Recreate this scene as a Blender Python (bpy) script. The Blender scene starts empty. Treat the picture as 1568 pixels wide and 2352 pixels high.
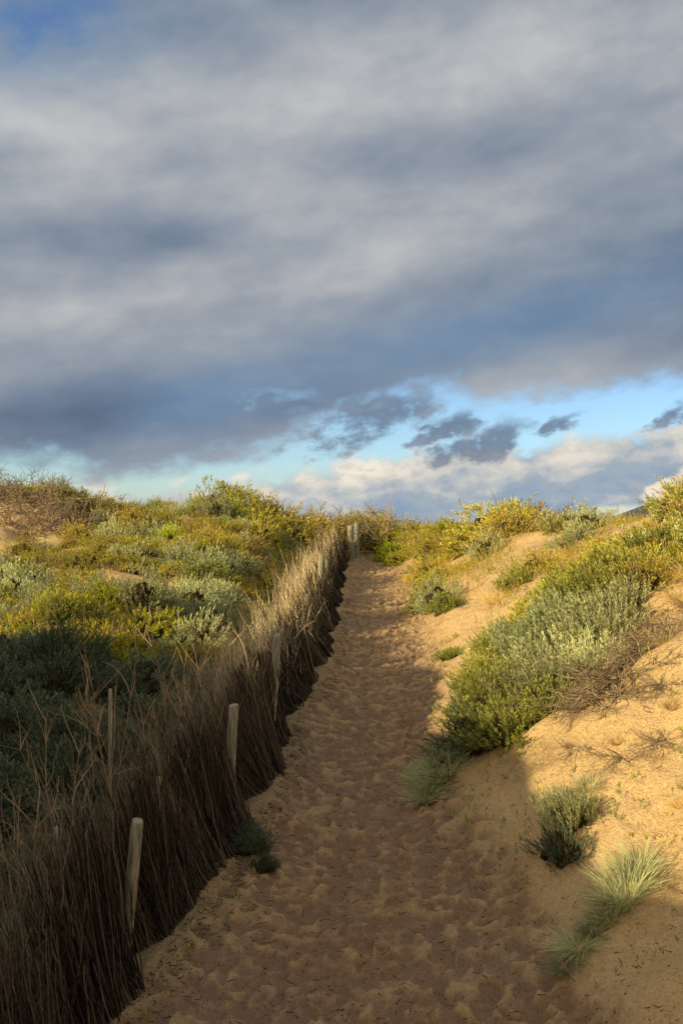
import bpy, math, numpy as np
from mathutils import Vector, Matrix
rng=np.random.default_rng(7)
scene=bpy.context.scene
CZ=4.4   # camera height above the lowest sand of the track (it stands on the dune opposite)

# ------------------------------------------------------------------ helpers
def lin(r,g,b):
    f=lambda c:(c/255/12.92) if c/255<=.04045 else ((c/255+.055)/1.055)**2.4
    return (f(r),f(g),f(b),1)
TBL=np.random.default_rng(3).random((256,256))*2-1
def vn(x,y,s=0):
    x=np.asarray(x,float)+s*17.3; y=np.asarray(y,float)+s*31.7
    xi=np.floor(x).astype(int); yi=np.floor(y).astype(int)
    fx=x-xi; fy=y-yi; fx=fx*fx*(3-2*fx); fy=fy*fy*(3-2*fy)
    a=TBL[xi&255,yi&255]; b=TBL[(xi+1)&255,yi&255]; c=TBL[xi&255,(yi+1)&255]; d=TBL[(xi+1)&255,(yi+1)&255]
    return (a*(1-fx)+b*fx)*(1-fy)+(c*(1-fx)+d*fx)*fy
def fbm(x,y,s=0,o=4):
    r=0;a=1;t=0
    for i in range(o):
        r=r+a*vn(x*2**i,y*2**i,s+i); t+=a; a*=.5
    return r/t*1.4
def ss(a,b,x):
    t=np.clip((np.asarray(x,float)-a)/(b-a),0,1); return t*t*(3-2*t)
def curve(pts,sig=.7):
    px=np.array([p[0] for p in pts],float); py=np.array([p[1] for p in pts],float)
    g=np.arange(-60,140,.1); v=np.interp(g,px,py)
    k=np.exp(-.5*(np.arange(-40,41)*.1/sig)**2); k/=k.sum()
    v=np.convolve(np.pad(v,40,mode='edge'),k,'valid')
    return lambda y:np.interp(y,g,v)
PROF=curve([(-20,-1.2),(0,-1.75),(3,-3.2),(6,-4.22),(8,-4.02),(10,-3.7),(11.4,-3.5),(13,-3.33),(15,-3.15),(17,-3.02),(20,-2.85),(24,-2.6),(29,-2.3),(35,-1.85),(41,-1.35),(42.3,-1.3),(44.3,-.55),(46,-.1),(50,-.2),(60,-5)])
XL=curve([(-20,-3),(4,-2.6),(6,-2.25),(8,-1.72),(9,-1.5),(10,-1.28),(11.4,-1.0),(13,-.74),(15,-.80),(17,-.5),(20,-.2),(24,-.08),(29,.08),(35,.2),(41,.36),(60,.6)],.5)
XR=curve([(-20,3),(4,2.2),(8,1.65),(10,1.45),(12,1.0),(13.5,1.0),(15,1.15),(17,1.42),(20,1.72),(24,1.74),(29,1.9),(35,2.1),(41,2.25),(44,2.0),(60,2)],.8)
LEFT=curve([(-20,-2.5),(4,-3.6),(8,-3.4),(10,-3.15),(12,-2.85),(15,-2.35),(20,-1.8),(25,-1.3),(30,-.8),(35,-.25),(40,.25),(43,.4),(50,-.8),(60,-5)],1.2)
CAP=curve([(-20,1.7),(12,1.1),(20,.6),(26,-.1),(32,-.15),(40,-.2),(46,-.2),(52,-1.0),(60,-5)],1.2)
POSTL=curve([(3,-3.1),(6,-2.5),(8.8,-1.93),(12,-1.36),(15.5,-1.08),(19,-.9),(23,-.78),(27,-.68),(34,-.36),(41,.1)],.5)
FH=curve([(4,1.4),(8.8,1.34),(12,1.26),(15.5,1.12),(27,1.05),(41,1.05)],1)
POSTS=[(-1.85,8.8,1.22,.056,.10),(-1.33,12,1.22,.062,.05),(-1.02,15.5,1.36,.066,.07),(-.86,19.2,1.0,.055,.03),(-.80,23,1.0,.055,.03),(-.58,27,1.55,.085,.04),(-.47,31,1.0,.055,.02),(-.27,35,1.0,.055,.02)]
def H(x,y):
    x=np.asarray(x,float); y=np.asarray(y,float)
    zp=PROF(y); dr=x-XR(y)
    rs=.5*(dr+np.sqrt(dr*dr+.08))
    sl=.62*(1+.25*vn(x*.4,y*.4,2))
    zr=zp+sl*rs+.16*fbm(x*.7,y*.7,5)*ss(0,1.5,dr)
    cap=CAP(y)+.3*fbm(x*.22,y*.22,8)
    k=.5; h=np.clip(.5+.5*(cap-zr)/k,0,1); zr=cap*(1-h)+zr*h-k*h*(1-h)
    dl=XL(y)-x
    zl=LEFT(y)+.45*fbm(x*.28,y*.28,11)+.24*fbm(x*.8,y*.8,12)
    zl=zl+.95*np.exp(-((x+11.0)/3.8)**2-((y-35.5)/4.0)**2)
    t=ss(.1,4.2,dl)
    z=zr*(1-t)+zl*t
    z=z+.12*np.exp(-(dl/.35)**2)*ss(4,8,y)
    rid=np.exp(-((x+12)/3.0)**2)*(1-ss(9.3,13.8,y))
    z=z+(2.8+.7*fbm(x*.5,y*.5,21)-z)*rid
    f=np.maximum(ss(50,64,y),np.maximum(ss(22,45,np.abs(x)),1-ss(-45,-22,y)))
    z=z*(1-f)+(-5+1.2*fbm(x*.02,y*.02,30))*f
    return z+CZ

def mesh_from(name,V,F,tint=None,smooth=False,mats=()):
    V=np.asarray(V,np.float32); F=np.asarray(F,np.int32); k=F.shape[1]
    me=bpy.data.meshes.new(name)
    me.vertices.add(len(V)); me.vertices.foreach_set('co',V.ravel())
    me.loops.add(F.size); me.loops.foreach_set('vertex_index',F.ravel())
    me.polygons.add(len(F)); me.polygons.foreach_set('loop_start',np.arange(len(F),dtype=np.int32)*k)
    try: me.polygons.foreach_set('loop_total',np.full(len(F),k,np.int32))
    except Exception: pass
    me.update(calc_edges=True)
    if smooth: me.polygons.foreach_set('use_smooth',np.ones(len(F),bool))
    if tint is not None:
        a=me.attributes.new('tint','FLOAT_COLOR','POINT')
        c=np.ones((len(V),4),np.float32); c[:,:3]=tint; a.data.foreach_set('color',c.ravel())
    for m in mats: me.materials.append(m)
    me.validate()
    return me
def setmat(me,counts):
    idx=np.concatenate([np.full(n,i,np.int32) for i,n in counts])
    me.polygons.foreach_set('material_index',idx)
def add(name,me,parent=None,loc=(0,0,0),rot=(0,0,0),scale=(1,1,1),**props):
    o=bpy.data.objects.new(name,me); scene.collection.objects.link(o)
    o.location=loc; o.rotation_euler=rot; o.scale=scale
    if parent: o.parent=parent
    for k,v in props.items(): o[k]=v
    return o
def join(parts):
    V=[];F=[];T=[];n=0
    for v,f,t in parts:
        V.append(v);F.append(f+n);T.append(t);n+=len(v)
    return np.concatenate(V),np.concatenate(F),np.concatenate(T)
def nrm(a): return a/np.maximum(np.linalg.norm(a,axis=-1,keepdims=True),1e-9)

def leafshoots(r,P,D,L,nl,ll,lw,a0=1.0,a1=.35,f0=.2):
    n=len(P); D=nrm(D); L=np.broadcast_to(L,(n,))
    ref=np.tile([0.,0,1],(n,1)); ref[np.abs(D[:,2])>.9]=[1,0,0]
    A=nrm(np.cross(D,ref)); B=np.cross(D,A)
    ph=r.random(n)*6.28
    k=np.arange(nl); f=f0+(1-f0)*(k+.5)/nl
    az=ph[:,None]+k[None]*2.4
    ang=(a0+(a1-a0)*f)[None]*(1+.25*r.standard_normal((n,nl)))
    R=A[:,None]*np.cos(az)[...,None]+B[:,None]*np.sin(az)[...,None]
    d=D[:,None]*np.cos(ang)[...,None]+R*np.sin(ang)[...,None]
    base=P[:,None]+D[:,None]*(L[:,None]*f[None])[...,None]
    side=nrm(np.cross(d,D[:,None]+.01)+.35*r.standard_normal((n,nl,3)))
    l=ll*(.7+.6*r.random((n,nl)))[...,None]; w=lw*(.8+.4*r.random((n,nl)))[...,None]
    v=np.stack([base,base+d*l*.55+side*w*.5,base+d*l,base+d*l*.55-side*w*.5],2).reshape(-1,3)
    m=n*nl; F=np.arange(m*4).reshape(m,4)
    t=np.zeros((n,nl,4,3)); t[...,0]=r.random(n)[:,None,None]; t[...,1]=f[None,:,None]*.75; t[:,:,2,1]+=.25; t[...,2]=r.random((n,nl))[...,None]
    return v,F,t.reshape(-1,3)
def tubes(P,rad,tr=None):
    n,k,_=P.shape
    d=nrm(P[:,-1]-P[:,0]); ref=np.tile([1.,0.1,0],(n,1)); ref[np.abs(d[:,0])>.8]=[0,1,0]
    A=nrm(np.cross(d,ref)); B=np.cross(d,A)
    ring=[]
    for j in range(3):
        a=j*2.0944
        ring.append(P+(A*math.cos(a)+B*math.sin(a))[:,None]*rad[...,None])
    V=np.stack(ring,2).reshape(-1,3)
    i=np.arange(n)[:,None,None]*k*3+np.arange(k-1)[None,:,None]*3; j=np.arange(3)[None,None]
    j2=(j+1)%3
    F=np.stack([i+j,i+j2,i+3+j2,i+3+j],-1).reshape(-1,4)
    t=np.zeros((n,k,3,3)); t[...,0]=(rng.random(n) if tr is None else tr)[:,None,None]; t[...,1]=np.linspace(0,1,k)[None,:,None]; t[...,2]=rng.random(n)[:,None,None]
    return V,F,t.reshape(-1,3)
def ribbons(r,P,w,tr=None):
    n,k,_=P.shape
    d=nrm(P[:,-1]-P[:,0]); s=nrm(np.cross(d,nrm(r.standard_normal((n,3)))))
    wid=(w*np.linspace(1,.12,k))[None,:,None]
    V=np.stack([P-s[:,None]*wid*.5,P+s[:,None]*wid*.5],2).reshape(-1,3)
    i=np.arange(n)[:,None]*k*2+np.arange(k-1)[None]*2
    F=np.stack([i,i+1,i+3,i+2],-1).reshape(-1,4)
    t=np.zeros((n,k,2,3)); t[...,0]=(r.random(n) if tr is None else tr)[:,None,None]; t[...,1]=np.linspace(0,1,k)[None,:,None]; t[...,2]=r.random(n)[:,None,None]
    return V,F,t.reshape(-1,3)
def sticks(r,P0,D,L,k,r0,r1,wob,up=0.0):
    n=len(P0); D=nrm(D); L=np.broadcast_to(L,(n,)); s=np.linspace(0,1,k)
    P=np.zeros((n,k,3)); P[:,0]=P0; d=D.copy()
    for j in range(1,k):
        d=nrm(d+wob*r.standard_normal((n,3))+np.array([0,0,up]))
        P[:,j]=P[:,j-1]+d*(L/(k-1))[:,None]
    rad=(r0+(r1-r0)*s)[None]*np.ones((n,1))
    return P,rad

# ------------------------------------------------------------------ materials
def newmat(name):
    m=bpy.data.materials.new(name); m.use_nodes=True; nt=m.node_tree; nt.nodes.clear()
    out=nt.nodes.new('ShaderNodeOutputMaterial'); return m,nt,out
def ramp(nt,fac,cols):
    n=nt.nodes.new('ShaderNodeValToRGB'); e=n.color_ramp.elements
    e[0].position,e[0].color=cols[0]; e[1].position,e[1].color=cols[-1]
    for p,c in cols[1:-1]:
        x=e.new(p); x.color=c
    nt.links.new(fac,n.inputs[0]); return n.outputs[0]
def mixc(nt,f,a,b,mode='MIX'):
    n=nt.nodes.new('ShaderNodeMix'); n.data_type='RGBA'; n.blend_type=mode
    for s,v in ((n.inputs[0],f),(n.inputs[6],a),(n.inputs[7],b)):
        if isinstance(v,bpy.types.NodeSocket): nt.links.new(v,s)
        else: s.default_value=v
    return n.outputs[2]
def mth(nt,op,*a,clamp=False):
    n=nt.nodes.new('ShaderNodeMath'); n.operation=op; n.use_clamp=clamp
    for i,v in enumerate(a):
        if isinstance(v,bpy.types.NodeSocket): nt.links.new(v,n.inputs[i])
        else: n.inputs[i].default_value=v
    return n.outputs[0]
def tintnodes(nt):
    a=nt.nodes.new('ShaderNodeAttribute'); a.attribute_name='tint'
    s=nt.nodes.new('ShaderNodeSeparateColor'); nt.links.new(a.outputs['Color'],s.inputs[0]); return s.outputs
def foliage(name,dark,light,tip,tipamt=.5,trans=.25,objvar=.36,tipstart=.55,hv=.035):
    m,nt,out=newmat(name); T=tintnodes(nt)
    c=mixc(nt,T[2],dark+(1,),light+(1,))
    mr=nt.nodes.new('ShaderNodeMapRange'); nt.links.new(T[1],mr.inputs[0]); mr.inputs[1].default_value=tipstart; mr.inputs[2].default_value=1; mr.inputs[4].default_value=1
    tf=mth(nt,'MULTIPLY',mr.outputs[0],mth(nt,'MULTIPLY',T[0],tipamt*1.6),clamp=True)
    c=mixc(nt,tf,c,tip+(1,))
    oi=nt.nodes.new('ShaderNodeObjectInfo')
    hs=nt.nodes.new('ShaderNodeHueSaturation'); nt.links.new(c,hs.inputs['Color'])
    nt.links.new(mth(nt,'ADD',.5-hv*.45,mth(nt,'MULTIPLY',oi.outputs['Random'],hv)),hs.inputs['Hue'])
    r2=mth(nt,'FRACT',mth(nt,'MULTIPLY',oi.outputs['Random'],7.13))
    nt.links.new(mth(nt,'ADD',1.12-objvar,mth(nt,'MULTIPLY',r2,2*objvar)),hs.inputs['Value'])
    d=nt.nodes.new('ShaderNodeBsdfDiffuse')
    nt.links.new(hs.outputs[0],d.inputs['Color'])
    t=nt.nodes.new('ShaderNodeBsdfTranslucent'); nt.links.new(hs.outputs[0],t.inputs[0])
    mx=nt.nodes.new('ShaderNodeMixShader'); mx.inputs[0].default_value=trans
    nt.links.new(d.outputs[0],mx.inputs[1]); nt.links.new(t.outputs[0],mx.inputs[2]); nt.links.new(mx.outputs[0],out.inputs[0])
    return m
def twigmat(name,a,b):
    m,nt,out=newmat(name); T=tintnodes(nt)
    c=mixc(nt,T[0],a+(1,),b+(1,))
    c=mixc(nt,.5,c,ramp(nt,T[2],[(.0,(.5,.5,.5,1)),(1,(1.4,1.4,1.4,1))]),'MULTIPLY')
    d=nt.nodes.new('ShaderNodeBsdfDiffuse')
    nt.links.new(c,d.inputs['Color']); nt.links.new(d.outputs[0],out.inputs[0]); return m
M_grey=foliage('silver_leaf',(.18,.21,.10),(.56,.57,.28),(.90,.85,.46),.6,.2)
M_green=foliage('coast_leaf',(.10,.13,.03),(.38,.40,.09),(.82,.70,.18),.7,.25)
M_shadeleaf=foliage('shade_dark_leaf',(.055,.078,.046),(.17,.21,.125),(.33,.36,.21),.6,.15)  # greens darkened so the leaf colour itself carries the near shade
M_olive=foliage('olive_leaf',(.20,.17,.03),(.62,.51,.09),(.92,.72,.18),.7,.25)
M_bright=foliage('bright_leaf',(.20,.23,.02),(.56,.57,.05),(.88,.78,.10),.6,.25)
M_pig=foliage('succulent_leaf',(.20,.22,.03),(.62,.57,.06),(.95,.58,.10),.6,.15,tipstart=.5)
M_spin=foliage('spinifex_blade',(.28,.31,.17),(.54,.56,.30),(.78,.72,.42),.6,.25)
M_dry=foliage('dry_grass_blade',(.40,.29,.11),(.82,.61,.25),(.94,.73,.35),.6,.25)
M_flower=foliage('pale_tip_leaf',(.20,.23,.05),(.52,.51,.12),(.92,.87,.50),.95,.2)
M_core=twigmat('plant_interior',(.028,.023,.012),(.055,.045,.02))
M_twig=twigmat('weathered_twig',(.17,.125,.08),(.48,.37,.24))
M_tan=twigmat('tan_twig',(.30,.22,.12),(.58,.44,.26))
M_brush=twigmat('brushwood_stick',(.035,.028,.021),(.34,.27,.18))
M_suntip=twigmat('brushwood_sunlit_tip',(.38,.29,.16),(.92,.74,.46))  # far tips paled to gold, sunlight put into the stick colour
M_shadetip=twigmat('brushwood_shaded_tip',(.09,.073,.05),(.44,.36,.25))  # near tips greyed and darkened, shade put into the stick colour
def woodmat():
    m,nt,out=newmat('weathered_post_wood')
    tc=nt.nodes.new('ShaderNodeTexCoord'); mp=nt.nodes.new('ShaderNodeMapping'); mp.inputs['Scale'].default_value=(34,34,2.6)
    nt.links.new(tc.outputs['Object'],mp.inputs[0])
    nz=nt.nodes.new('ShaderNodeTexNoise'); nz.inputs['Scale'].default_value=1.5; nz.inputs['Detail'].default_value=7; nz.inputs['Roughness'].default_value=.65; nt.links.new(mp.outputs[0],nz.inputs['Vector'])
    c=ramp(nt,nz.outputs[0],[(.33,(.07,.06,.04,1)),(.46,(.28,.25,.17,1)),(.6,(.46,.42,.30,1)),(.75,(.62,.57,.43,1))])
    d=nt.nodes.new('ShaderNodeBsdfPrincipled'); d.inputs['Roughness'].default_value=.85; nt.links.new(c,d.inputs['Base Color'])
    bp=nt.nodes.new('ShaderNodeBump'); bp.inputs['Strength'].default_value=.8; bp.inputs['Distance'].default_value=.012; nt.links.new(nz.outputs[0],bp.inputs['Height']); nt.links.new(bp.outputs[0],d.inputs['Normal'])
    nt.links.new(d.outputs[0],out.inputs[0]); return m
M_wood=woodmat()
m,nt,out=newmat('galvanised_wire'); d=nt.nodes.new('ShaderNodeBsdfPrincipled'); d.inputs['Base Color'].default_value=(.12,.11,.10,1); d.inputs['Metallic'].default_value=.6; d.inputs['Roughness'].default_value=.55; nt.links.new(d.outputs[0],out.inputs[0]); M_wire=m
def sandmat():
    m,nt,out=newmat('dune_sand'); T=tintnodes(nt)
    g=nt.nodes.new('ShaderNodeNewGeometry')
    def noise(sc,det=4,ro=.55):
        n=nt.nodes.new('ShaderNodeTexNoise'); n.inputs['Scale'].default_value=sc; n.inputs['Detail'].default_value=det; n.inputs['Roughness'].default_value=ro
        nt.links.new(g.outputs['Position'],n.inputs['Vector']); return n.outputs[0]
    n1=noise(.8,3); n2=noise(9,5,.65); n3=noise(42,4,.7); n4=noise(260,2)
    c=ramp(nt,n1,[(.3,(.95,.65,.31,1)),(.7,(1.0,.72,.365,1))])
    c=mixc(nt,.42,c,ramp(nt,n2,[(.3,(.66,.63,.62,1)),(.62,(1.08,1.08,1.08,1))]),'MULTIPLY')
    c=mixc(nt,.62,c,ramp(nt,n3,[(.34,(.40,.37,.35,1)),(.5,(1,1,1,1))]),'MULTIPLY')
    c=mixc(nt,.35,c,ramp(nt,n4,[(.3,(.7,.7,.7,1)),(.7,(1.25,1.25,1.25,1))]),'MULTIPLY')
    c=mixc(nt,T[0],c,(.47,.44,.54,1),'MULTIPLY')  # track multiplied darker and cooler, its shade painted into the sand
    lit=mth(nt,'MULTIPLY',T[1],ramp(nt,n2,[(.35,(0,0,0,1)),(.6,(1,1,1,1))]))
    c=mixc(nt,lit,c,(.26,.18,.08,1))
    c=mixc(nt,T[2],c,(.12,.12,.05,1))
    d=nt.nodes.new('ShaderNodeBsdfDiffuse')
    nt.links.new(c,d.inputs['Color'])
    h=mth(nt,'ADD',mth(nt,'MULTIPLY',n2,1.0),mth(nt,'MULTIPLY',n3,.65))
    bp=nt.nodes.new('ShaderNodeBump'); bp.inputs['Strength'].default_value=1; bp.inputs['Distance'].default_value=.07; nt.links.new(h,bp.inputs['Height'])
    nt.links.new(bp.outputs[0],d.inputs['Normal']); nt.links.new(d.outputs[0],out.inputs[0]); return m
M_sand=sandmat()

# ------------------------------------------------------------------ ground sheet
def steps(segs):
    a=[segs[0][0]]
    for s,e,st in segs:
        n=max(1,int(round((e-s)/st))); a+=list(np.linspace(s,e,n+1)[1:])
    return np.array(a)
geo=[60*1.45**i for i in range(1,12)]
xs=steps([(-17,-5,.22),(-5,-2,.12),(-2.,3.2,.024),(3.2,6,.05),(6,17,.25),(17,60,3)])
xs=np.concatenate([-np.array(geo[::-1]),np.arange(-60,-17,3.),xs,geo])
ys=steps([(-60,-10,5),(-10,5,.5),(5,7.5,.12),(7.5,16,.024),(16,24,.04),(24,46,.08),(46,64,.8)])
ys=np.concatenate([-np.array(geo[::-1]),ys,geo])
X,Y=np.meshgrid(xs,ys); Z=H(X,Y)
Z+=.03*fbm(X*2.2,Y*2.2,40)*ss(4,7,Y)*(1-ss(45,50,Y))
trod_shade=ss(-.25,.15,X-XL(Y))*(1-ss(.0,.8,X-XR(Y)))*(1-ss(42,43.5,Y))
Z+=trod_shade*(.024*fbm(X*5,Y*4,52)+.012*fbm(X*13,Y*11,53))
DENT=np.zeros_like(Z)
for i in range(8500):
    fy=7+36*rng.random()**1.35; c=XL(fy);e=XR(fy)
    fx=c+.05+(e-c+.35)*rng.beta(1.3,1.3)
    a=rng.normal(0,1.0); L=.092*(.6+.8*rng.random()); W=.048*(.7+.9*rng.random()); dp=.014+.044*rng.random()**1.3
    i0,i1=np.searchsorted(xs,[fx-.3,fx+.3]); j0,j1=np.searchsorted(ys,[fy-.3,fy+.3])
    if i1-i0<3 or j1-j0<3: continue
    dx=X[j0:j1,i0:i1]-fx; dy=Y[j0:j1,i0:i1]-fy
    u=(dx*math.cos(a)-dy*math.sin(a))/W; v=(dx*math.sin(a)+dy*math.cos(a))/L
    q=u*u+v*v
    cur=DENT[j0:j1,i0:i1]
    DENT[j0:j1,i0:i1]=np.where(q<2.2,np.maximum(cur,dp*np.exp(-q**2.5)),cur)-dp*.26*np.exp(-((np.sqrt(q)-1.35)/.26)**2)*(cur<.008)*(cur>-.014)
Z-=DENT
dr=X-XR(Y)
Z+=-.11*ss(.2,1,dr)*(1-ss(20,24,Y))*np.maximum(0,fbm(X*1.3+Y*.9,Y*.5-X*.3,50))
Z+=.048*ss(.0,.6,dr)*(1-ss(22,26,Y))*fbm(X*3.0+Y,Y*3.0,51)
Z+=.016*ss(.3,.9,dr)*(1-ss(20,24,Y))*fbm(X*9,Y*9,54)
dl=XL(Y)-X
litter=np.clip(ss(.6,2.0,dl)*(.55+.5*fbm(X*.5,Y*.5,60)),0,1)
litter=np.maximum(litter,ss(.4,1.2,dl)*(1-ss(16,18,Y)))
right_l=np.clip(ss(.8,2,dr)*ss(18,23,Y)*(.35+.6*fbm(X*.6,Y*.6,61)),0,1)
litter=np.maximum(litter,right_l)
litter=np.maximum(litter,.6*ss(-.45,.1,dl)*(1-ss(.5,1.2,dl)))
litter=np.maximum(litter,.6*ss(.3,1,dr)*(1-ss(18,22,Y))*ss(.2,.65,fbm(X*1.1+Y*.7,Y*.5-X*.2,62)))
SANDSPOTS=[(-9.9,30.4,1.5),(-10.9,31.8,1.7),(-12.2,33.2,1.9),(-9.6,32.4,1.3),(-9.7,28.8,1.0),(-4.9,24.2,1.1),(-5.9,23.6,.9),(-7.5,29.0,.7),(-6.6,26.2,.6),(-6.0,20.5,.5)]
for a,b,c in SANDSPOTS: litter*=1-.85*np.exp(-(((X-a)**2+(Y-b)**2)/(c*1.1)**2)**2)
far=np.maximum(ss(42.6,43.6,Y)*.55,np.maximum(ss(48,56,Y),ss(20,30,np.abs(X))))
ny,nx=X.shape
V=np.stack([X,Y,Z],-1).reshape(-1,3)
ii=np.arange(ny-1)[:,None]*nx+np.arange(nx-1)[None]
F=np.stack([ii,ii+1,ii+1+nx,ii+nx],-1).reshape(-1,4)
tint=np.stack([np.clip(trod_shade*(.50+14*DENT),0,1),litter,far],-1).reshape(-1,3)  # footprint hollows darken with depth, shade painted into the sand tint
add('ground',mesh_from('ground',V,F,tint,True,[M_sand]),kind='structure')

m,nt,out=newmat('hazed_scrub_hill'); d=nt.nodes.new('ShaderNodeBsdfPrincipled'); d.inputs['Roughness'].default_value=1
tc=nt.nodes.new('ShaderNodeTexCoord'); nz=nt.nodes.new('ShaderNodeTexNoise'); nz.inputs['Scale'].default_value=.02; nz.inputs['Detail'].default_value=6; nt.links.new(tc.outputs['Object'],nz.inputs[0])
nt.links.new(ramp(nt,nz.outputs[0],[(.35,(.045,.06,.06,1)),(.65,(.09,.10,.085,1))]),d.inputs['Base Color']); nt.links.new(d.outputs[0],out.inputs[0])  # distance haze mixed into the hill's base colour
hx=np.linspace(380,1500,90); hy=np.linspace(1300,2300,40); HX,HY=np.meshgrid(hx,hy)
HZ=-6+CZ+(78*ss(405,650,HX)+6*fbm(HX*.012,HY*.012,70)*ss(395,460,HX))*np.exp(-((HY-1700)/260)**2)
ii=np.arange(39)[:,None]*90+np.arange(89)[None]
add('hill',mesh_from('hill',np.stack([HX,HY,HZ],-1).reshape(-1,3),np.stack([ii,ii+1,ii+91,ii+90],-1).reshape(-1,4),None,True,[m]),kind='structure')

# ------------------------------------------------------------------ plant library
def lumpf(r):
    k=r.normal(0,4.0,(6,3)); p=r.random(6)*6.28
    return lambda d: 1+.14*sum(np.sin(d@k[i]+p[i]) for i in range(6))
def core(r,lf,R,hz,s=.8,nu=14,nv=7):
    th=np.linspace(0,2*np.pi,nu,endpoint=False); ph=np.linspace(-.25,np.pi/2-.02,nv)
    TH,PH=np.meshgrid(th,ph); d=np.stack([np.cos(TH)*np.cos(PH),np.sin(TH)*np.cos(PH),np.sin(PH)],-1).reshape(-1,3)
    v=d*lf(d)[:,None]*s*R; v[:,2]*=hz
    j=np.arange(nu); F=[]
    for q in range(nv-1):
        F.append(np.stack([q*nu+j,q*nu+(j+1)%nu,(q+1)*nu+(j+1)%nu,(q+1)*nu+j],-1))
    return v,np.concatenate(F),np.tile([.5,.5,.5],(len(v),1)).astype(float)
def shrub(seed,mat,n,R=.5,hz=.8,L=.16,nl=11,ll=.06,lw=.02,a0=1.0,a1=.35,upb=.8,jit=.35,stray=.10,twigs=45,hollow=.62,clump=.35):
    r=np.random.default_rng(seed); lf=lumpf(r)
    d=nrm(r.standard_normal((n,3))); d[:,2]=np.abs(d[:,2])-.12; d=nrm(d)
    g=r.normal(0,5.5,(3,3)); gp=r.random(3)*6.28
    keep=sum(np.sin(d@g[i]+gp[i]) for i in range(3))>-1.25*(1.35-clump); d=d[keep]; n=len(d)
    rad=lf(d)*R*(.66+.34*r.random(n)**.5)*(1+stray*np.maximum(0,r.standard_normal(n)))
    P=d*rad[:,None]; P[:,2]*=hz; P-=d*L*.6
    D=d*np.array([1,1,.8])+np.array([0,0,upb])+jit*r.standard_normal((n,3))
    sh=leafshoots(r,P,D,L*(.6+.8*r.random(n)),nl,ll,lw,a0,a1)
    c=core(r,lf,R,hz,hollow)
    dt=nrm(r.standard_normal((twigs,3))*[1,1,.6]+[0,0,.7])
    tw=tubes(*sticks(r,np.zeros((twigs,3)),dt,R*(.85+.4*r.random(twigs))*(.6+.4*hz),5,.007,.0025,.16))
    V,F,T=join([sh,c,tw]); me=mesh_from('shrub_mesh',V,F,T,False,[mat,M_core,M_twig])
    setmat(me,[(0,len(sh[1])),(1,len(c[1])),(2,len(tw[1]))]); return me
def tussock(seed,mat,n=260,L=.5,w=.009,spread=.8,base=.12):
    r=np.random.default_rng(seed); a=r.random(n)*6.28; rb=base*np.sqrt(r.random(n))
    P0=np.stack([np.cos(a)*rb,np.sin(a)*rb,-.02*np.ones(n)],-1)
    D=np.stack([np.cos(a)*spread*r.random(n),np.sin(a)*spread*r.random(n),np.ones(n)],-1)
    l=L*(.55+.5*r.random(n)); k=6; P=np.zeros((n,k,3)); P[:,0]=P0; d=nrm(D+.15*r.standard_normal((n,3)))
    for j in range(1,k):
        d=nrm(d+np.array([0,0,-.10])+np.stack([np.cos(a),np.sin(a),0*a],-1)*.09+.05*r.standard_normal((n,3)))
        P[:,j]=P[:,j-1]+d*(l/(k-1))[:,None]
    V,F,T=ribbons(r,P,w); return mesh_from('tussock_mesh',V,F,T,False,[mat])
def twiggy(seed,mat,n=26,L=.55,up=.05,sp=.9,wob=.14,r0=.009,lev=2,flat=0):
    r=np.random.default_rng(seed)
    D=np.stack([r.normal(0,sp,n),r.normal(0,sp,n),np.abs(r.normal(.8-flat*.7,.3,n))],-1)
    P0=np.stack([r.normal(0,.06,n),r.normal(0,.06,n),np.zeros(n)],-1)
    P,R=sticks(r,P0,D,L*(.6+.6*r.random(n)),7,r0,r0*.4,wob,up); parts=[tubes(P,R)]
    for l in range(lev):
        m=len(P)*3; i=r.integers(0,len(P),m); j=r.integers(2,P.shape[1],m)
        dd=nrm(P[i,j]-P[i,j-1])+.55*r.standard_normal((m,3)); dd[:,2]+=.15
        LL=L*.45*(.7**l)*(.5+.7*r.random(m)); r0*=.6
        P,R=sticks(r,P[i,j],dd,LL,5,r0,r0*.5,wob*1.2,up)
        parts.append(tubes(P,R))
    V,F,T=join(parts); return mesh_from('twig_mesh',V,F,T,False,[mat])
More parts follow.
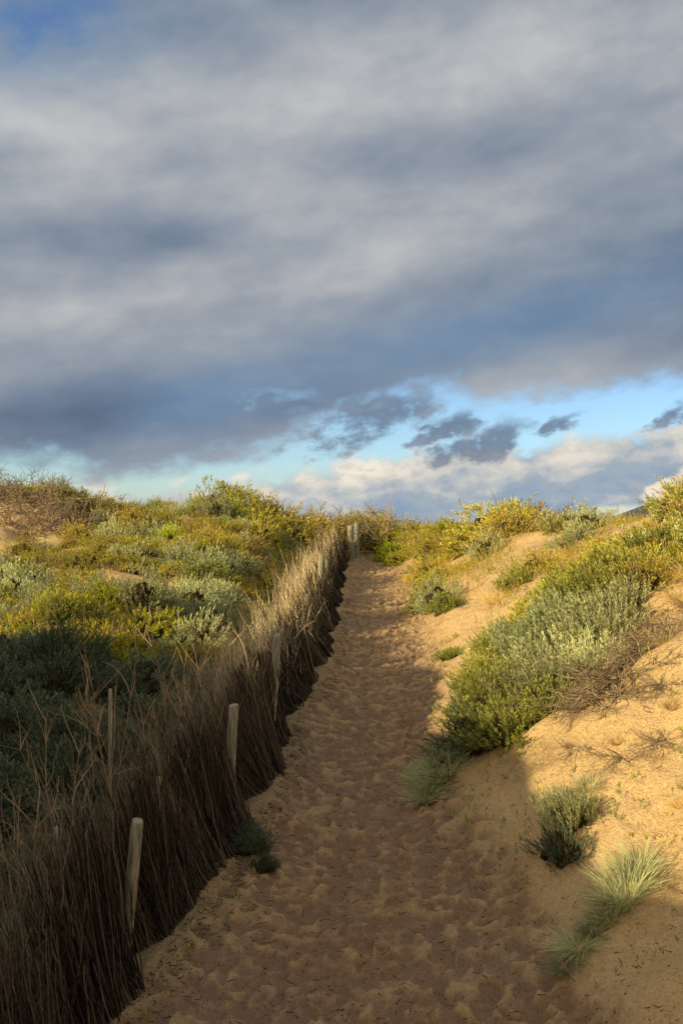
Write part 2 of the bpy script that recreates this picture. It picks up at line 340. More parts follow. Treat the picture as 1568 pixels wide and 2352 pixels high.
LIB={
 'grey':[shrub(10+i,M_grey,600,L=.15,nl=12,ll=.046,lw=.015,upb=.9,a0=.9,a1=.25) for i in range(4)],
 'green':[shrub(20+i,M_green,480,L=.16,nl=11,ll=.052,lw=.017,upb=.8) for i in range(4)],
 'shade_dark':[shrub(25+i,M_shadeleaf,600,L=.16,nl=12,ll=.05,lw=.016,upb=.9,a0=.9,a1=.25) for i in range(4)],
 'olive':[shrub(30+i,M_olive,500,L=.15,nl=10,ll=.042,lw=.015,upb=.6,stray=.25,twigs=90,clump=.6) for i in range(4)],
 'bright':[shrub(40+i,M_bright,520,L=.14,nl=10,ll=.048,lw=.017,upb=.8) for i in range(2)],
 'pig':[shrub(50+i,M_pig,330,hz=.55,L=.13,nl=9,ll=.065,lw=.017,a0=.9,a1=.15,upb=1.4) for i in range(3)],
 'erect':[shrub(60+i,M_grey,600,hz=.75,L=.2,nl=18,ll=.046,lw=.014,upb=1.3,a0=.85,a1=.3,jit=.25) for i in range(3)],
 'erectg':[shrub(65+i,M_green,560,hz=.7,L=.19,nl=16,ll=.05,lw=.016,upb=1.2,a0=.85,a1=.3,jit=.25) for i in range(3)],
 'flower':[shrub(70+i,M_flower,480,hz=.7,L=.13,nl=10,ll=.05,lw=.020,upb=.8) for i in range(2)],
 'dense':[shrub(75+i,M_olive,900,hz=.75,L=.09,nl=9,ll=.035,lw=.014,upb=.5,twigs=20,clump=0) for i in range(2)],
 'spin':[tussock(80+i,M_spin,330,.5,.013,1.0,.16) for i in range(3)],
 'dry':[tussock(85+i,M_dry,160,.5,.009,.9,.16) for i in range(3)],
 'bare':[twiggy(90+i,M_tan,28,.6,r0=.012) for i in range(3)],
 'dead':[twiggy(95+i,M_twig,26,.75,up=-.03,wob=.24,r0=.014,flat=1) for i in range(3)],
}
INFO={
 'grey':('grey_shrub','rounded silver grey coastal shrub growing in dune sand','shrub','silver grey dune shrubs'),
 'green':('green_shrub','bushy green coastal shrub on the dune','shrub','green dune shrubs'),
 'shade_dark':('shade_dark_shrub','dense coastal shrub in shade darkened green behind the brush fence','shrub','shade darkened shrubs behind the fence'),
 'olive':('olive_shrub','scrubby olive yellow shrub with woody twigs on the dune','shrub','olive dune shrubs'),
 'bright':('bright_shrub','dense bright yellow green rounded bush on the dune','shrub','bright green bushes'),
 'pig':('succulent_plant','low mat of succulent leaves with orange tips on sand','succulent','succulent mats on the dune'),
 'erect':('saltbush_shrub','grey green shrub with upright leafy shoots on sandy bank','shrub','upright shrubs on the sandy bank'),
 'erectg':('leafy_shrub','green shrub with upright leafy shoots on sandy bank','shrub','leafy green shrubs on the sandy bank'),
 'flower':('flowering_shrub','green shrub covered in pale cream tips on the dune','shrub','pale tipped shrubs'),
 'dense':('domed_shrub','large smooth domed olive bush on top of the dune','shrub','domed bushes'),
 'spin':('grass_tussock','pale grey green spiky grass tussock on sand','grass','grey green grass tussocks'),
 'dry':('dry_tussock','tuft of dry straw coloured grass on the dune','grass','dry grass tufts'),
 'bare':('bare_bush','leafless tan twiggy bush standing against the sky','bush','bare twiggy bushes'),
 'dead':('dead_branches','tangle of dead grey brown branches lying on sand','dead wood','dead branch tangles'),
}
count={}
def plant(k,x,y,s=1.0,sz=None,label=None,sink=.03,tilt=True,up=0):
    me=LIB[k][rng.integers(len(LIB[k]))]; nm,lb,cat,grp=INFO[k]
    e=.25; gx=float(H(x+e,y)-H(x-e,y))/(2*e); gy=float(H(x,y+e)-H(x,y-e))/(2*e)
    n=Vector((-gx*.5,-gy*.5,1)).normalized() if tilt else Vector((0,0,1))
    q=n.to_track_quat('Z','Y').to_matrix().to_4x4() @ Matrix.Rotation(rng.random()*6.28,4,'Z')
    o=bpy.data.objects.new(nm,me); scene.collection.objects.link(o)
    sx=s*(.9+.2*rng.random())
    o.matrix_world=Matrix.Translation((x,y,float(H(x,y))-sink*s+up)) @ q @ Matrix.Diagonal((sx,s*(.9+.2*rng.random()),(sz if sz else s),1))
    o['label']=label or lb; o['category']=cat; o['group']=grp; count[nm]=count.get(nm,0)+1
    return o

band=[(1.75,13.0,1.0,'shade_dark'),(2.15,12.6,1.1,'erectg'),(2.2,13.6,1.3,'erectg'),(2.75,13.2,1.2,'erect'),(2.3,14.6,1.2,'erectg'),(2.9,14.3,1.5,'erect'),(3.5,13.9,1.3,'erect'),
 (2.5,15.6,1.2,'erectg'),(3.2,15.3,1.5,'erect'),(3.9,14.9,1.3,'erect'),(2.8,16.5,1.2,'erectg'),(3.5,16.4,1.4,'pig'),(4.2,16.0,1.4,'erectg'),(4.7,15.7,1.1,'olive'),
 (3.4,17.5,1.2,'pig'),(4.1,17.4,1.4,'bright'),(4.8,17.0,1.4,'pig'),(5.5,16.9,1.3,'pig'),(4.0,18.6,1.3,'pig'),(4.8,18.4,1.3,'olive'),(5.5,18.1,1.2,'flower'),(6.4,17.9,1.4,'olive'),
 (4.8,19.6,1.2,'pig'),(5.6,19.4,.9,'pig'),(6.6,19.1,1.4,'flower'),(7.1,18.9,1.5,'olive'),(5.4,20.6,.8,'dry'),(7.5,20.2,1.7,'flower'),(7.6,21.3,1.4,'olive'),(8.4,21.3,1.7,'flower'),(8.9,22.6,1.7,'olive'),
 (4.5,16.6,1.3,'erectg'),(5.2,17.5,1.2,'pig'),(3.75,16.9,1.2,'erectg'),(5.0,16.2,1.1,'dry'),(6.9,17.9,1.3,'pig'),(6.6,16.9,1.3,'dry'),(5.9,16.5,1.1,'pig'),(4.3,15.3,1.1,'erect'),(3.3,13.4,1.0,'erect'),(2.6,12.7,.9,'erectg'),
 (2.6,14.0,1.2,'erectg'),(3.25,14.7,1.3,'erect'),(3.6,15.6,1.3,'erect'),(4.4,17.9,1.3,'pig'),(5.1,18.9,1.1,'bright'),(6.9,19.6,1.3,'pig'),(4.3,18.0,1.2,'erectg'),(6.1,17.2,1.3,'flower'),(6.7,18.3,1.4,'flower'),(2.0,14.1,.8,'erectg'),(5.7,17.6,1.2,'erectg'),(4.9,16.6,1.2,'erectg')]
for x,y,s,k in band: plant(k,x,y,s*.97)
plant('erect',1.28,12.75,.75,.5,label='silver blue spiky clump at the foot of the bank'); plant('spin',1.12,12.45,1.0,.75); plant('erect',1.5,13.0,.7,.55); plant('spin',1.3,12.6,1.1,.9); plant('spin',1.0,12.2,.8,.5)
plant('shade_dark',2.18,9.85,.48,.62,label='small bush of shade darkened green alone on the sandy bank'); plant('erect',2.35,10.2,.55,.7); plant('spin',2.6,10.5,.55,.5)
plant('spin',2.55,8.95,.95,1.0,label='spiky grass tussock catching sunlight on the sand'); plant('spin',2.35,8.8,.7,.8); plant('spin',2.72,9.2,.7,.75)
plant('spin',2.05,8.6,.7,.5,label='flattened spiky grass tussock in shade on sand'); plant('spin',1.88,8.45,.55,.35); plant('spin',2.2,8.7,.5,.45)
for x,y,s in [(3.3,12.1,1.0),(3.6,12.5,1.1),(3.2,11.6,.7),(4.2,13.0,1.1),(4.6,13.4,1.1),(4.9,13.9,1.0),(4.4,13.9,.8),(4.0,12.7,.8),(3.0,11.9,.6),(3.0,10.7,.4),(3.6,11.3,.5),(2.9,12.6,.6),(2.7,11.2,.4),(3.4,10.6,.4)]: plant('dead',x,y,s*1.1,.6*s)
for x,y,s in [(3.95,12.2,.5),(4.0,11.2,.4),(3.25,9.7,.3),(5.0,14.6,.8),(5.4,15.4,.9),(5.9,16.2,1.0),(2.6,11.3,.3),(3.0,10.9,.3),(3.6,10.9,.35)]: plant('dry',x,y,s)
plant('shade_dark',-.95,10.72,.45,.45,label='small plant of shade darkened green at the foot of the fence'); plant('shade_dark',-.80,10.5,.28,.28); plant('shade_dark',-1.05,11.0,.4,.35)
for x,y,s,k in [(2.2,26,.95,'green'),(2.5,25.2,1.2,'grey'),(2.1,19.3,.5,'erectg'),(2.6,24.3,.9,'green'),
   (5.0,31,2.9,'dense'),(5.9,31.5,2.3,'dense'),(4.1,31.2,2.0,'dense'),(5.0,29.2,1.6,'olive'),(6.4,28,1.8,'flower'),(6.7,26.6,1.2,'grey'),
   (2.25,39.5,1.7,'bright'),(2.15,38,1.2,'bright'),(2.9,40,1.6,'olive'),(3.3,38,1.6,'olive'),(4.0,37,1.6,'bright'),(3.2,35,1.6,'olive'),(3.0,33,1.3,'green'),(3.8,34.5,1.6,'olive'),
   (2.7,31.5,1.3,'olive'),(3.0,29.8,1.2,'pig'),(3.5,29.3,1.2,'dry'),(4.2,28.4,1.2,'grey'),(2.5,28.4,1.1,'green'),(4.6,23.4,1.3,'olive'),(4.0,22.6,1.1,'green'),(3.4,22.0,1.0,'dry'),(5.0,24.2,1.2,'dry'),(5.3,22.6,1.2,'dry'),
   (5.9,23.3,1.0,'dry'),(5.9,24.8,1.2,'grey')]:
    plant(k,x,y,s)
for x,y,s,k in [(1.95,42.7,2.9,'bare'),(2.2,43.0,2.2,'olive'),(1.5,44.3,1.6,'dead'),(.9,44.4,1.7,'shade_dark'),(1.3,46.0,2.0,'olive'),(.3,44.5,1.9,'olive'),(-.2,42.6,2.6,'bare'),(-.7,41.8,2.2,'olive'),(-.2,43.3,2.3,'olive'),(2.0,46,2.0,'bright'),(.6,46,1.9,'olive'),(1.7,43.6,1.7,'shade_dark'),(1.1,43.2,1.6,'shade_dark'),(.75,43.0,1.2,'dead'),(1.4,42.9,1.3,'dead'),(1.6,45,1.2,'dry'),
   (-.75,40.3,2.2,'olive'),(-1.2,42.5,2.5,'olive'),(-.55,39.0,1.7,'olive'),(2.6,42.2,1.8,'bright'),(1.5,43.2,1.4,'shade_dark'),(.8,43.6,1.5,'shade_dark'),(3.2,42,1.6,'olive')]:
    plant(k,x,y,s)

placed=[]
def okay(x,y,r):
    for a,b,c in placed:
        if (a-x)**2+(b-y)**2<(r+c)**2*.38: return False
    for a,b,c in SANDSPOTS:
        if (a-x)**2+(b-y)**2<(c+r*.3)**2 or (a*.955-x)**2+(b*.955-y)**2<(c*.6)**2: return False
    return True
hero=[(-4.6,40.5,2.8,'bright'),(-5.6,41,2.2,'bright'),(-3.4,39.2,2.7,'dense'),(-2.6,39.8,2.8,'olive'),(-2.1,37.6,2.2,'olive'),(-3.2,37.2,2.2,'olive'),(-7.2,40.5,1.7,'dense'),(-1.5,38.8,2.3,'olive'),(-1.6,40.8,2.6,'olive'),
  (-4.3,37.6,1.8,'green'),(-11.4,34.0,1.7,'dead'),(-10.4,33.4,1.8,'dead'),(-12.0,34.6,1.7,'dead'),(-9.3,33.4,1.7,'dead'),(-10.6,34.6,1.8,'dead'),(-9.4,32.4,1.3,'dead'),(-8.6,32.6,1.3,'dead'),(-11.4,35.4,1.4,'dead'),(-8.9,34.3,1.5,'dead'),(-9.9,31.6,1.1,'dead'),(-10.7,32.2,1.2,'dead'),(-13.0,36.6,1.4,'olive'),(-12.2,36.6,1.3,'olive'),(-11.4,36.8,1.2,'bright'),(-10.6,36.2,1.2,'olive'),(-9.8,36.4,1.2,'olive'),(-9.0,36.2,1.3,'olive'),(-12.0,37.8,1.4,'olive'),(-8.4,37.6,1.3,'grey'),(-6.4,39.6,1.4,'olive'),(-13.6,36,1.2,'dry'),(-12.9,38,1.3,'green'),(-10.9,38,1.4,'bare'),
  (-7.8,33.2,1.2,'grey'),(-3.6,25.5,1.3,'grey'),(-2.9,23.6,1.2,'grey'),(-4.3,27.5,1.3,'grey'),(-3.1,28.5,1.3,'grey'),(-3.2,20.8,1.3,'grey'),(-2.6,18.6,1.2,'grey'),(-3.9,19.2,1.3,'grey')]
for x,y,s,k in hero: plant(k,x,y,s); placed.append((x,y,s*.5))
n=0
for tr in range(16000):
    y=7.5+35*rng.random()**.8; t=-.36+.36*rng.random(); x=t*y
    if x>XL(y)-(1.15 if y<15 else 1.4): continue
    s=rng.uniform(.7,1.3) if y<16.5 else rng.uniform(.45,1.15)+.014*(y-16)
    if not okay(x,y,s*.5): continue
    a=float(fbm(x*.55,y*.4,90)); b=float(fbm(x*.7,y*.6,91))
    if y<16.5: k='shade_dark'  # near scrub takes the leaves with shade painted in
    elif y<27: k='grey' if a>.0 else ('pig' if b>.0 else ('olive' if a>-.4 else 'green'))
    else: k='grey' if a>.3 else ('olive' if b>-.2 else ('pig' if a>-.1 else 'green'))
    if y>16.5 and rng.random()<.28: k=('dry','bright','pig','grey','dead','olive','green')[rng.integers(7)]
    zs=s*rng.uniform(.65,1.35)*(.8 if x>XL(y)-3 else 1)
    plant(k,x,y,s,zs,up=.03*s); placed.append((x,y,s*.5)); n+=1
    if n>330: break
print('random shrubs',n,count)

def cover_mask(x,y):
    dl=XL(y)-x; dr=x-XR(y)
    L=(dl>1.0)&(y>15.5+.8*fbm(x*.8,y*.8,39))
    for a,b,c in SANDSPOTS: L&=((x-a)**2+(y-b)**2>(c*1.05)**2)
    def seg(ax,ay,bx,by):
        t=np.clip(((x-ax)*(bx-ax)+(y-ay)*(by-ay))/((bx-ax)**2+(by-ay)**2),0,1)
        return np.hypot(x-ax-t*(bx-ax),y-ay-t*(by-ay))
    nz=.25*fbm(x*.8,y*.8,33)
    R=(dr>.35+.3*fbm(x*.9,y*.9,34))&(y>20.5)&(seg(2.2,21.5,5.4,27)+nz>.62)&(seg(2.0,18,5.0,21.3)+nz>.7)&(fbm(x*.7,y*.5,35)>-.35)
    bandz=(y>14)&(y<=23)&(dr>.8)&(np.abs((x-4.2)-(y-17)*.78)<1.35)
    return L|R|bandz
N=60000
y=7+39*rng.random(N)**.8; x=(-.37+.74*rng.random(N))*y
mk=(cover_mask(x,y)|((y>43)&(x>-1)&(x<3)))&(fbm(x*1.1,y*1.1,36)>-.10); x=x[mk];y=y[mk]
n=len(x); P=np.stack([x,y,H(x,y)-.02],-1); D=np.stack([rng.normal(0,.35,n),rng.normal(0,.35,n),np.ones(n)],-1)
hL=(.08+.12*rng.random(n)+.006*(y-10).clip(0))*(1+.9*fbm(x*1.6,y*1.6,38).clip(-.6,1))
sh=leafshoots(rng,P,D,hL,6,.07,.019,.8,.15)
add('ground_cover',mesh_from('ground_cover',*sh,False,[M_pig]),kind='stuff',label='low succulent ground cover with orange tips over the dunes',category='ground cover')
N=36000
y=7+39*rng.random(N)**.8; x=(-.37+.74*rng.random(N))*y
mk=cover_mask(x,y)&(fbm(x*.8,y*.8,37)>-.15); x=x[mk];y=y[mk]; n=len(x)
Pp,_=sticks(rng,np.stack([x,y,H(x,y)-.02],-1),np.stack([rng.normal(0,.4,n),rng.normal(0,.4,n),np.ones(n)],-1),.2+.35*rng.random(n),4,.01,.01,.15)
add('dry_grass',mesh_from('dry_grass',*ribbons(rng,Pp,.011),False,[M_dry]),kind='stuff',label='thin dry straw coloured grass over the dunes',category='grass')
N=5200
y=7.3+22*rng.random(N)**1.5; x=XL(y)-.1+(XR(y)-XL(y)+.5+3.0*rng.random(N)**1.2)*rng.random(N)
edge_=rng.random(N)<.30; x=np.where(edge_,XL(y)+np.abs(rng.normal(0,.2,N)),x)
zz=H(x,y)+.012
Pl,Rl=sticks(rng,np.stack([x,y,zz],-1),np.stack([rng.normal(0,1,N),rng.normal(0,1,N),np.full(N,.05)],-1),.012+.08*rng.random(N)**2.6,3,.0045,.002,.3)
add('sand_litter',mesh_from('sand_litter',*tubes(Pl,Rl),False,[M_core]),kind='stuff',label='bits of dark twig and leaf litter scattered on sand',category='litter')
N=1300
y=8+13*rng.random(N); x=XR(y)+.1+3.3*rng.random(N)
cl=fbm(x*1.2,y*1.2,44)>.0; x=x[cl];y=y[cl]
ex=XL(np.linspace(7.6,10.4,26))+.12+.25*rng.random(26); x=np.concatenate([x,ex]); y=np.concatenate([y,np.linspace(7.6,10.4,26)+rng.normal(0,.08,26)])
n=len(x)
P=np.stack([x,y,H(x,y)-.01],-1)
sh=leafshoots(rng,P,np.stack([rng.normal(0,.3,n),rng.normal(0,.3,n),np.ones(n)],-1),.04+.12*rng.random(n)**2,7,.05,.014,.9,.3)
add('seedlings',mesh_from('seedlings',*sh,False,[M_green]),kind='stuff',label='tiny green seedlings sprouting from the sandy bank',category='seedling')

# ------------------------------------------------------------------ brush fence
fence=bpy.data.objects.new('brush_fence',None); scene.collection.objects.link(fence); fence.location=(-1.3,12,float(H(-1.3,12)))
fence['label']='long ragged brushwood fence with round wooden posts beside sandy track'; fence['category']='fence'
off=Vector(fence.location)
def niche(y,w=.29):
    c=np.zeros_like(y); px=np.zeros_like(y)
    for X0,Y0,_,_,_ in POSTS:
        ww=w*(1+max(0,Y0-12)*.05)
        g=np.exp(-((y-Y0+.12+.3*(ww-w))/ww)**4); px=np.where(g>c,X0,px); c=np.maximum(c,g)
    return c,px
bundle=lambda y: .5+.5*np.sin(y*3.1+1.5*np.sin(y*.9))
rag=lambda y: 1+.26*fbm(y*1.1,y*0,77,2)+.26*vn(y*4.3,y*0,78)
def brush(n,y0,y1,r0,k=6,hs=1.0,power=1.0):
    y=y0+(y1-y0)*rng.random(n)**power
    y=y+.09*np.sin(y*11+np.sin(y*3)*2)
    th=rng.random(n)**1.3
    c,px=niche(y)
    xb=XL(y)-.05-.45*th*(.4+.6*ss(5,12,y)) +.10*bundle(y)
    xb=xb*(1-c)+np.minimum(xb,px-.02-.2*th)*c
    xt=POSTL(y)-.14+rng.normal(0,.13,n)+.10*(1-th)
    xt=xt*(1-c)+np.minimum(xt,px-.10-.15*th)*c
    hh=FH(y)*hs*(.38+.60*rng.random(n)**1.0)*rag(y)*(1-.12*c)
    zb=H(xb,y)-.03
    lean=(rng.normal(0,.15,n)+.07*np.sin(y*7.3))*(1-.8*c)
    s=np.linspace(0,1,k)[None]
    P=np.zeros((n,k,3)); e=s**.9
    P[...,0]=xb[:,None]+(xt-xb)[:,None]*e+rng.normal(0,.010,(n,k)); P[...,1]=y[:,None]+lean[:,None]*s+rng.normal(0,.012,(n,k)); P[...,2]=zb[:,None]+hh[:,None]*s
    rad=r0*(.5+1.4*rng.random(n)**3)[:,None]*(1-.6*s)
    return P,rad,y
def btone(y,n): return np.clip(rng.random(n)**2.2*.85+.28*vn(y*6,y*0,79)-.04,0,1)
parts=[]
PA,RA,YA=brush(9000,4.8,14,.0056); parts.append(tubes(PA,RA,btone(YA,len(YA))))
PB,RB,YB=brush(7000,13.5,41,.0098,5,power=1.2); parts.append(tubes(PB,RB,btone(YB,len(YB))*.8))
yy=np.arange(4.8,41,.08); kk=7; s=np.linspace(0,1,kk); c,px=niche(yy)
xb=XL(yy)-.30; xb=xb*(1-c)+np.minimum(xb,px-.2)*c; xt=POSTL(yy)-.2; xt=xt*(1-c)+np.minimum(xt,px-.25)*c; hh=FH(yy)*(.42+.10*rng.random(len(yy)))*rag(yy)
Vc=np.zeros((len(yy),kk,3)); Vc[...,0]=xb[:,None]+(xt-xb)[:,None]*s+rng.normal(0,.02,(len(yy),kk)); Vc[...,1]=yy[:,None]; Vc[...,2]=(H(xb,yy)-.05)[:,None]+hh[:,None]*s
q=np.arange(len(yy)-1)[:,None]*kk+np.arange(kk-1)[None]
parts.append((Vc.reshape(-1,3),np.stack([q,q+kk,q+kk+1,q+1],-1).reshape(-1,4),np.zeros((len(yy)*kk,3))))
n0=sum(len(p[1]) for p in parts)
sp=[]; ns=[]
for Pm,m,L,w,dx in ((PA,9000,.46,.0055,.8),(PB,12000,.50,.012,.6)):
    i=rng.integers(0,len(Pm),m); j=rng.integers(Pm.shape[1]-3,Pm.shape[1],m)
    P0=Pm[i,j]+np.stack([-dx*rng.random(m)**1.5,rng.normal(0,.05,m),-.12*rng.random(m)],-1)
    cc,px=niche(P0[:,1]+.15,.55); keep=~((cc>.15)&(P0[:,0]>px-.42)); P0=P0[keep]; m=len(P0)
    dd=np.stack([rng.normal(-.20,.24,m),rng.normal(0,.26,m),np.ones(m)],-1)
    Ps,Rs=sticks(rng,P0,dd,L*(.3+1.0*rng.random(m)**1.4)*rag(P0[:,1]),5,w,w*.5,.12)
    sp.append(ribbons(rng,Ps,w)); ns.append(len(sp[-1][1]))
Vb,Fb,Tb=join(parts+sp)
me=mesh_from('brushwood',Vb-np.array(off),Fb,Tb,False,[M_brush,M_shadetip,M_suntip]); setmat(me,[(0,n0),(1,ns[0]),(2,ns[1])])
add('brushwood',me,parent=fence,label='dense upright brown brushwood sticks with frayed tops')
tall=[(-2.35,10.4,2.0),(-2.0,10.9,1.9),(-2.7,9.8,1.7),(-1.6,11.4,1.5),(-2.5,11.0,2.1),(-2.9,8.9,1.6),(-2.1,12.4,1.8)]
for i,(x,y0,L) in enumerate(tall):
    r=np.random.default_rng(200+i); P0=np.tile([x,y0,float(H(x,y0))],(3,1))
    P,R=sticks(r,P0,np.stack([r.normal(-.1,.16,3),r.normal(0,.1,3),np.ones(3)],-1),L*(.8+.2*r.random(3)),9,.010,.0035,.07)
    ps=[tubes(P,R)]; m=26; a=r.integers(0,3,m); b=r.integers(4,9,m)
    P2,R2=sticks(r,P[a,b],np.stack([r.normal(-.1,.5,m),r.normal(0,.4,m),np.ones(m)],-1),.25+.3*r.random(m),5,.0055,.002,.16); ps.append(tubes(P2,R2))
    v,f,t=join(ps); add('loose_branch',mesh_from('loose_branch',v-np.array(off),f,t,False,[M_tan]),parent=fence)
def postmesh(h,r,seed):
    rr=np.random.default_rng(seed); nu=14; prof=[(0,1.02),(.25,1.0),(.5,.98),(.75,.965),(.965,.95),(.99,.92),(1,.84)]
    V=[];F=[]
    for k,(f,s) in enumerate(prof):
        for j in range(nu):
            a=j/nu*6.2832; q=r*s*(1+.04*math.sin(3*a+seed)+.02*rr.standard_normal()); V.append((q*math.cos(a),q*math.sin(a),h*f+(.014*math.sin(a+seed) if f>.9 else 0)))
    for k in range(len(prof)-1):
        for j in range(nu): F.append((k*nu+j,k*nu+(j+1)%nu,(k+1)*nu+(j+1)%nu,(k+1)*nu+j))
    me=bpy.data.meshes.new('post'); b=(len(prof)-1)*nu
    me.from_pydata(V,[],F+[tuple(b+j for j in range(nu))]); me.materials.append(M_wood)
    for p in me.polygons[:-1]: p.use_smooth=True
    return me
for i,(x,y0,h,r,lx) in enumerate(POSTS):
    z=float(PROF(y0))+CZ+.05
    add('post',postmesh(h+.25,r,i),parent=fence,loc=Vector((x-lx*.8,y0,z-.25))-off,rot=(0,lx,rng.random()),label='round weathered timber fence post')
for x,y0,h,lx in [(-2.45,10.6,1.75,.0),(-1.8,11.0,1.35,.03),(-1.75,9.7,1.3,-.02),(-2.4,8.2,1.5,.04)]:
    me=postmesh(h,.022,int(abs(x)*10)%7); add('stake',me,parent=fence,loc=Vector((x,y0,float(H(x,y0))-.05))-off,rot=(0,lx,0),label='thin grey weathered stake')
for hz in (.55,1.0):
    yy=np.arange(5,41,.5); P=np.stack([POSTL(yy)+.0+(XL(yy)-POSTL(yy))*(.45 if hz<.8 else .1),yy,PROF(yy)+CZ+hz],-1)[None]
    add('wire',mesh_from('wire',*[a if k else a-np.array(off) for k,a in enumerate(tubes(P,np.full((1,len(yy)),.002)))],False,[M_wire]),parent=fence)
for x,y0,h,r,lb in [(.36,39.6,1.3,.14,'pale round wooden post at the top of the track'),(.62,40.6,1.35,.12,'shaded round wooden post at the end of the fence')]:
    add('wooden_post',postmesh(h+.2,r,int(y0)),loc=(x,y0,float(H(x,y0))-.2),label=lb,category='post',group='posts at the top of the track')

# ------------------------------------------------------------------ world
w=bpy.data.worlds.new('World'); scene.world=w; w.use_nodes=True; nt=w.node_tree; nt.nodes.clear()
sunv=Vector((-.80,-.60,.335)).normalized()
el=math.asin(sunv.z); az=math.atan2(sunv.x,sunv.y)
M=lambda op,*a,**k: mth(nt,op,*a,**k)
out=nt.nodes.new('ShaderNodeOutputWorld'); sky=nt.nodes.new('ShaderNodeTexSky'); sky.sky_type='NISHITA'; sky.sun_disc=False; sky.sun_elevation=el; sky.sun_rotation=az%(2*math.pi); sky.air_density=1.0; sky.dust_density=.3; sky.ozone_density=2.0
bgs=nt.nodes.new('ShaderNodeBackground'); bgs.inputs[1].default_value=.14
nt.links.new(mixc(nt,1,sky.outputs[0],(.74,.88,1.08,1),'MULTIPLY'),bgs.inputs[0])
tc=nt.nodes.new('ShaderNodeTexCoord'); sp=nt.nodes.new('ShaderNodeSeparateXYZ'); nt.links.new(tc.outputs['Generated'],sp.inputs[0])
u=M('ARCTAN2',sp.outputs[0],sp.outputs[1]); v=M('ARCSINE',sp.outputs[2])
Tt=.13; a=M('ADD',M('MULTIPLY',u,math.cos(Tt)),M('MULTIPLY',v,math.sin(Tt))); b=M('SUBTRACT',M('MULTIPLY',v,math.cos(Tt)),M('MULTIPLY',u,math.sin(Tt)))
def wn(sa,sb,z,det,ro,dist=0):
    c=nt.nodes.new('ShaderNodeCombineXYZ'); nt.links.new(M('MULTIPLY',a,sa),c.inputs[0]); nt.links.new(M('MULTIPLY',b,sb),c.inputs[1]); c.inputs[2].default_value=z
    n=nt.nodes.new('ShaderNodeTexNoise'); n.inputs['Scale'].default_value=1; n.inputs['Detail'].default_value=det; n.inputs['Roughness'].default_value=ro; n.inputs['Distortion'].default_value=dist
    nt.links.new(c.outputs[0],n.inputs['Vector']); return M('SUBTRACT',n.outputs[0],.5)
def sst(lo,hi,x,t0=0.,t1=1.):
    n=nt.nodes.new('ShaderNodeMapRange'); n.interpolation_type='SMOOTHSTEP'; nt.links.new(x,n.inputs[0])
    n.inputs[1].default_value=lo;n.inputs[2].default_value=hi;n.inputs[3].default_value=t0;n.inputs[4].default_value=t1; return n.outputs[0]
n1=wn(3.5,11,1.3,3,.5); n2=wn(9,20,4.7,6,.56); n3=wn(28,46,9.1,6,.6); n4=wn(16,26,14.1,5,.6)
uw=M('ADD',u,M('ADD',M('MULTIPLY',n4,.16),M('MULTIPLY',n3,.06))); vw=M('ADD',v,M('ADD',M('MULTIPLY',n2,.04),M('MULTIPLY',n3,.04)))
def gau(u0,v0,su,sv,rot=0.,warp=False):
    du=M('SUBTRACT',uw if warp else u,u0); dv=M('SUBTRACT',vw if warp else v,v0); c,s_=math.cos(rot),math.sin(rot)
    p=M('DIVIDE',M('ADD',M('MULTIPLY',du,c),M('MULTIPLY',dv,s_)),su); q=M('DIVIDE',M('SUBTRACT',M('MULTIPLY',dv,c),M('MULTIPLY',du,s_)),sv)
    return M('EXPONENT',M('MULTIPLY',M('ADD',M('MULTIPLY',p,p),M('MULTIPLY',q,q)),-1))
edge=M('ADD',sst(-.14,.10,u,.060,.126),M('MULTIPLY',gau(-.21,.06,.06,.5),-.014))
e=M('ADD',M('SUBTRACT',v,edge),M('ADD',M('MULTIPLY',n2,.07),M('ADD',M('MULTIPLY',n3,.05),M('MULTIPLY',n1,.03))))
deck=sst(-.010,.026,e)
hole=M('ADD',gau(-.29,.455,.10,.045,.5,True),M('ADD',M('MULTIPLY',n2,1.2),M('MULTIPLY',n3,.8))); deck=M('MULTIPLY',deck,sst(.30,1.2,hole,1,.05))
gap=M('ADD',gau(-.06,.122,.06,.014,.1,True),M('ADD',M('MULTIPLY',n3,.8),M('MULTIPLY',n2,.6))); deck=M('MULTIPLY',deck,sst(.5,1.1,gap,1,.5))
sm=None
for g in [(.030,.108,.070,.022,.42),(.10,.100,.036,.012,.3),(.145,.083,.055,.017,.35),(.205,.09,.045,.009,.35),(.34,.106,.04,.013,.3)]:
    q=gau(*g,True); sm=q if sm is None else M('MAXIMUM',sm,q)
small=sst(.18,.90,M('ADD',sm,M('ADD',M('MULTIPLY',n3,1.8),M('MULTIPLY',n2,.7))))
top=M('ADD',.060,M('MULTIPLY',u,.125))
eb=M('ADD',M('SUBTRACT',top,v),M('ADD',M('MULTIPLY',n2,.045),M('MULTIPLY',n3,.05)))
bank=sst(-.006,.014,eb)
bank=M('MULTIPLY',bank,sst(.4,.9,M('ADD',gau(.26,.008,.09,.012,.1),M('MULTIPLY',n3,.6)),1,.25))
puff=sst(.35,.5,M('ADD',gau(.335,.030,.05,.026,.5),M('MULTIPLY',n3,.7)))
L=M('ADD',.61,M('ADD',M('MULTIPLY',n1,.85),M('ADD',M('MULTIPLY',n2,.50),M('MULTIPLY',n3,.20))))
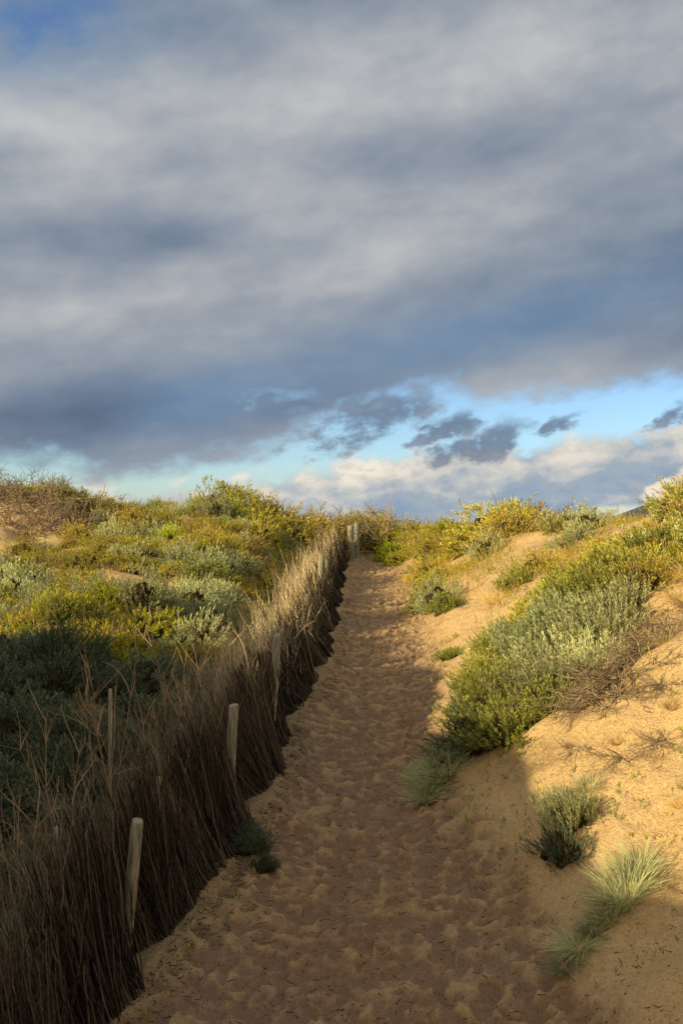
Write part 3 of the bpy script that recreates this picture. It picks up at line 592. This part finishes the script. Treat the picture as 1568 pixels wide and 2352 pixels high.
for g,amp in [((-.06,.405,.26,.05,.1),.16),((-.31,.365,.12,.03,-.1),.32),((.14,.45,.28,.06,.12),.16),((.16,.31,.16,.03,.25),.15),((-.28,.22,.16,.05,.1),.15),((.02,.25,.14,.02,.15),.14),
             ((-.22,.275,.2,.025,.02),-.20),((.10,.36,.25,.022,.1),-.18),((-.26,.10,.18,.04,.25),-.44),((.2,.20,.2,.04,.15),-.12),((.28,.24,.2,.03,.15),-.12),((-.02,.13,.1,.02,.3),-.18)]:
    L=M('ADD',L,M('MULTIPLY',gau(*g),amp))
ccol=ramp(nt,L,[(0.0,lin(88,102,124)),(.35,lin(118,132,152)),(.65,lin(152,160,171)),(1.0,lin(196,196,196))])
blue=M('MINIMUM',M('ADD',M('MULTIPLY',gau(.12,.185,.28,.035,.2),.5),M('ADD',M('MULTIPLY',gau(-.14,.12,.07,.03,.2),.35),M('MULTIPLY',gau(-.3,.44,.13,.05,.2),.45))),1)
ccol=mixc(nt,blue,ccol,lin(98,138,176))
dt=nt.nodes.new('ShaderNodeVectorMath'); dt.operation='DOT_PRODUCT'; nt.links.new(tc.outputs['Generated'],dt.inputs[0]); dt.inputs[1].default_value=sunv
near=sst(.3,1.0,dt.outputs['Value'])
ccol=mixc(nt,near,ccol,(.80,.64,.47,1))  # unseen clouds round the sun warmed and brightened, added as fill
scol=ramp(nt,M('ADD',.4,M('MULTIPLY',n3,1.5)),[(0,lin(92,107,131)),(.5,lin(116,131,153)),(1,lin(168,177,188))])
bl=M('ADD',.74,M('ADD',M('MULTIPLY',n3,1.9),M('MULTIPLY',n2,1.3)))
bl=M('SUBTRACT',bl,M('ADD',M('MULTIPLY',sst(.01,.06,eb),.38),0.))
bcol=ramp(nt,bl,[(0,lin(136,160,186)),(.4,lin(164,176,188)),(.75,lin(214,211,202)),(1,lin(246,236,218))])
def bg(c,s=1.):
    n=nt.nodes.new('ShaderNodeBackground'); nt.links.new(c,n.inputs[0]); n.inputs[1].default_value=s; return n.outputs[0]
def mxs(f,A,B):
    n=nt.nodes.new('ShaderNodeMixShader'); nt.links.new(f,n.inputs[0]); nt.links.new(A,n.inputs[1]); nt.links.new(B,n.inputs[2]); return n.outputs[0]
S=mxs(bank,bgs.outputs[0],bg(bcol))
pc=ramp(nt,M('ADD',.6,n3),[(.2,lin(200,194,188)),(.8,lin(248,234,212))]); S=mxs(puff,S,bg(pc))
S=mxs(M('MULTIPLY',small,.90),S,bg(scol)); S=mxs(deck,S,bg(ccol))
nt.links.new(S,out.inputs[0])

# ------------------------------------------------------------------ sun + camera
sl=bpy.data.lights.new('sun','SUN'); sl.energy=5; sl.angle=math.radians(.5); sl.color=(1,.82,.47)
so=bpy.data.objects.new('sun',sl); scene.collection.objects.link(so); so.rotation_euler=sunv.to_track_quat('Z','Y').to_euler(); so.location=(-20,-12,20)
cam=bpy.data.cameras.new('camera'); cam.sensor_fit='VERTICAL'; cam.sensor_height=36; cam.lens=35; cam.clip_end=20000; cam.clip_start=.1
co=bpy.data.objects.new('camera',cam); scene.collection.objects.link(co); co.location=(0,0,CZ); co.rotation_euler=(math.radians(90+.72),0,0); scene.camera=co
scene.view_settings.view_transform='Standard'; scene.view_settings.look='None'; scene.view_settings.exposure=0
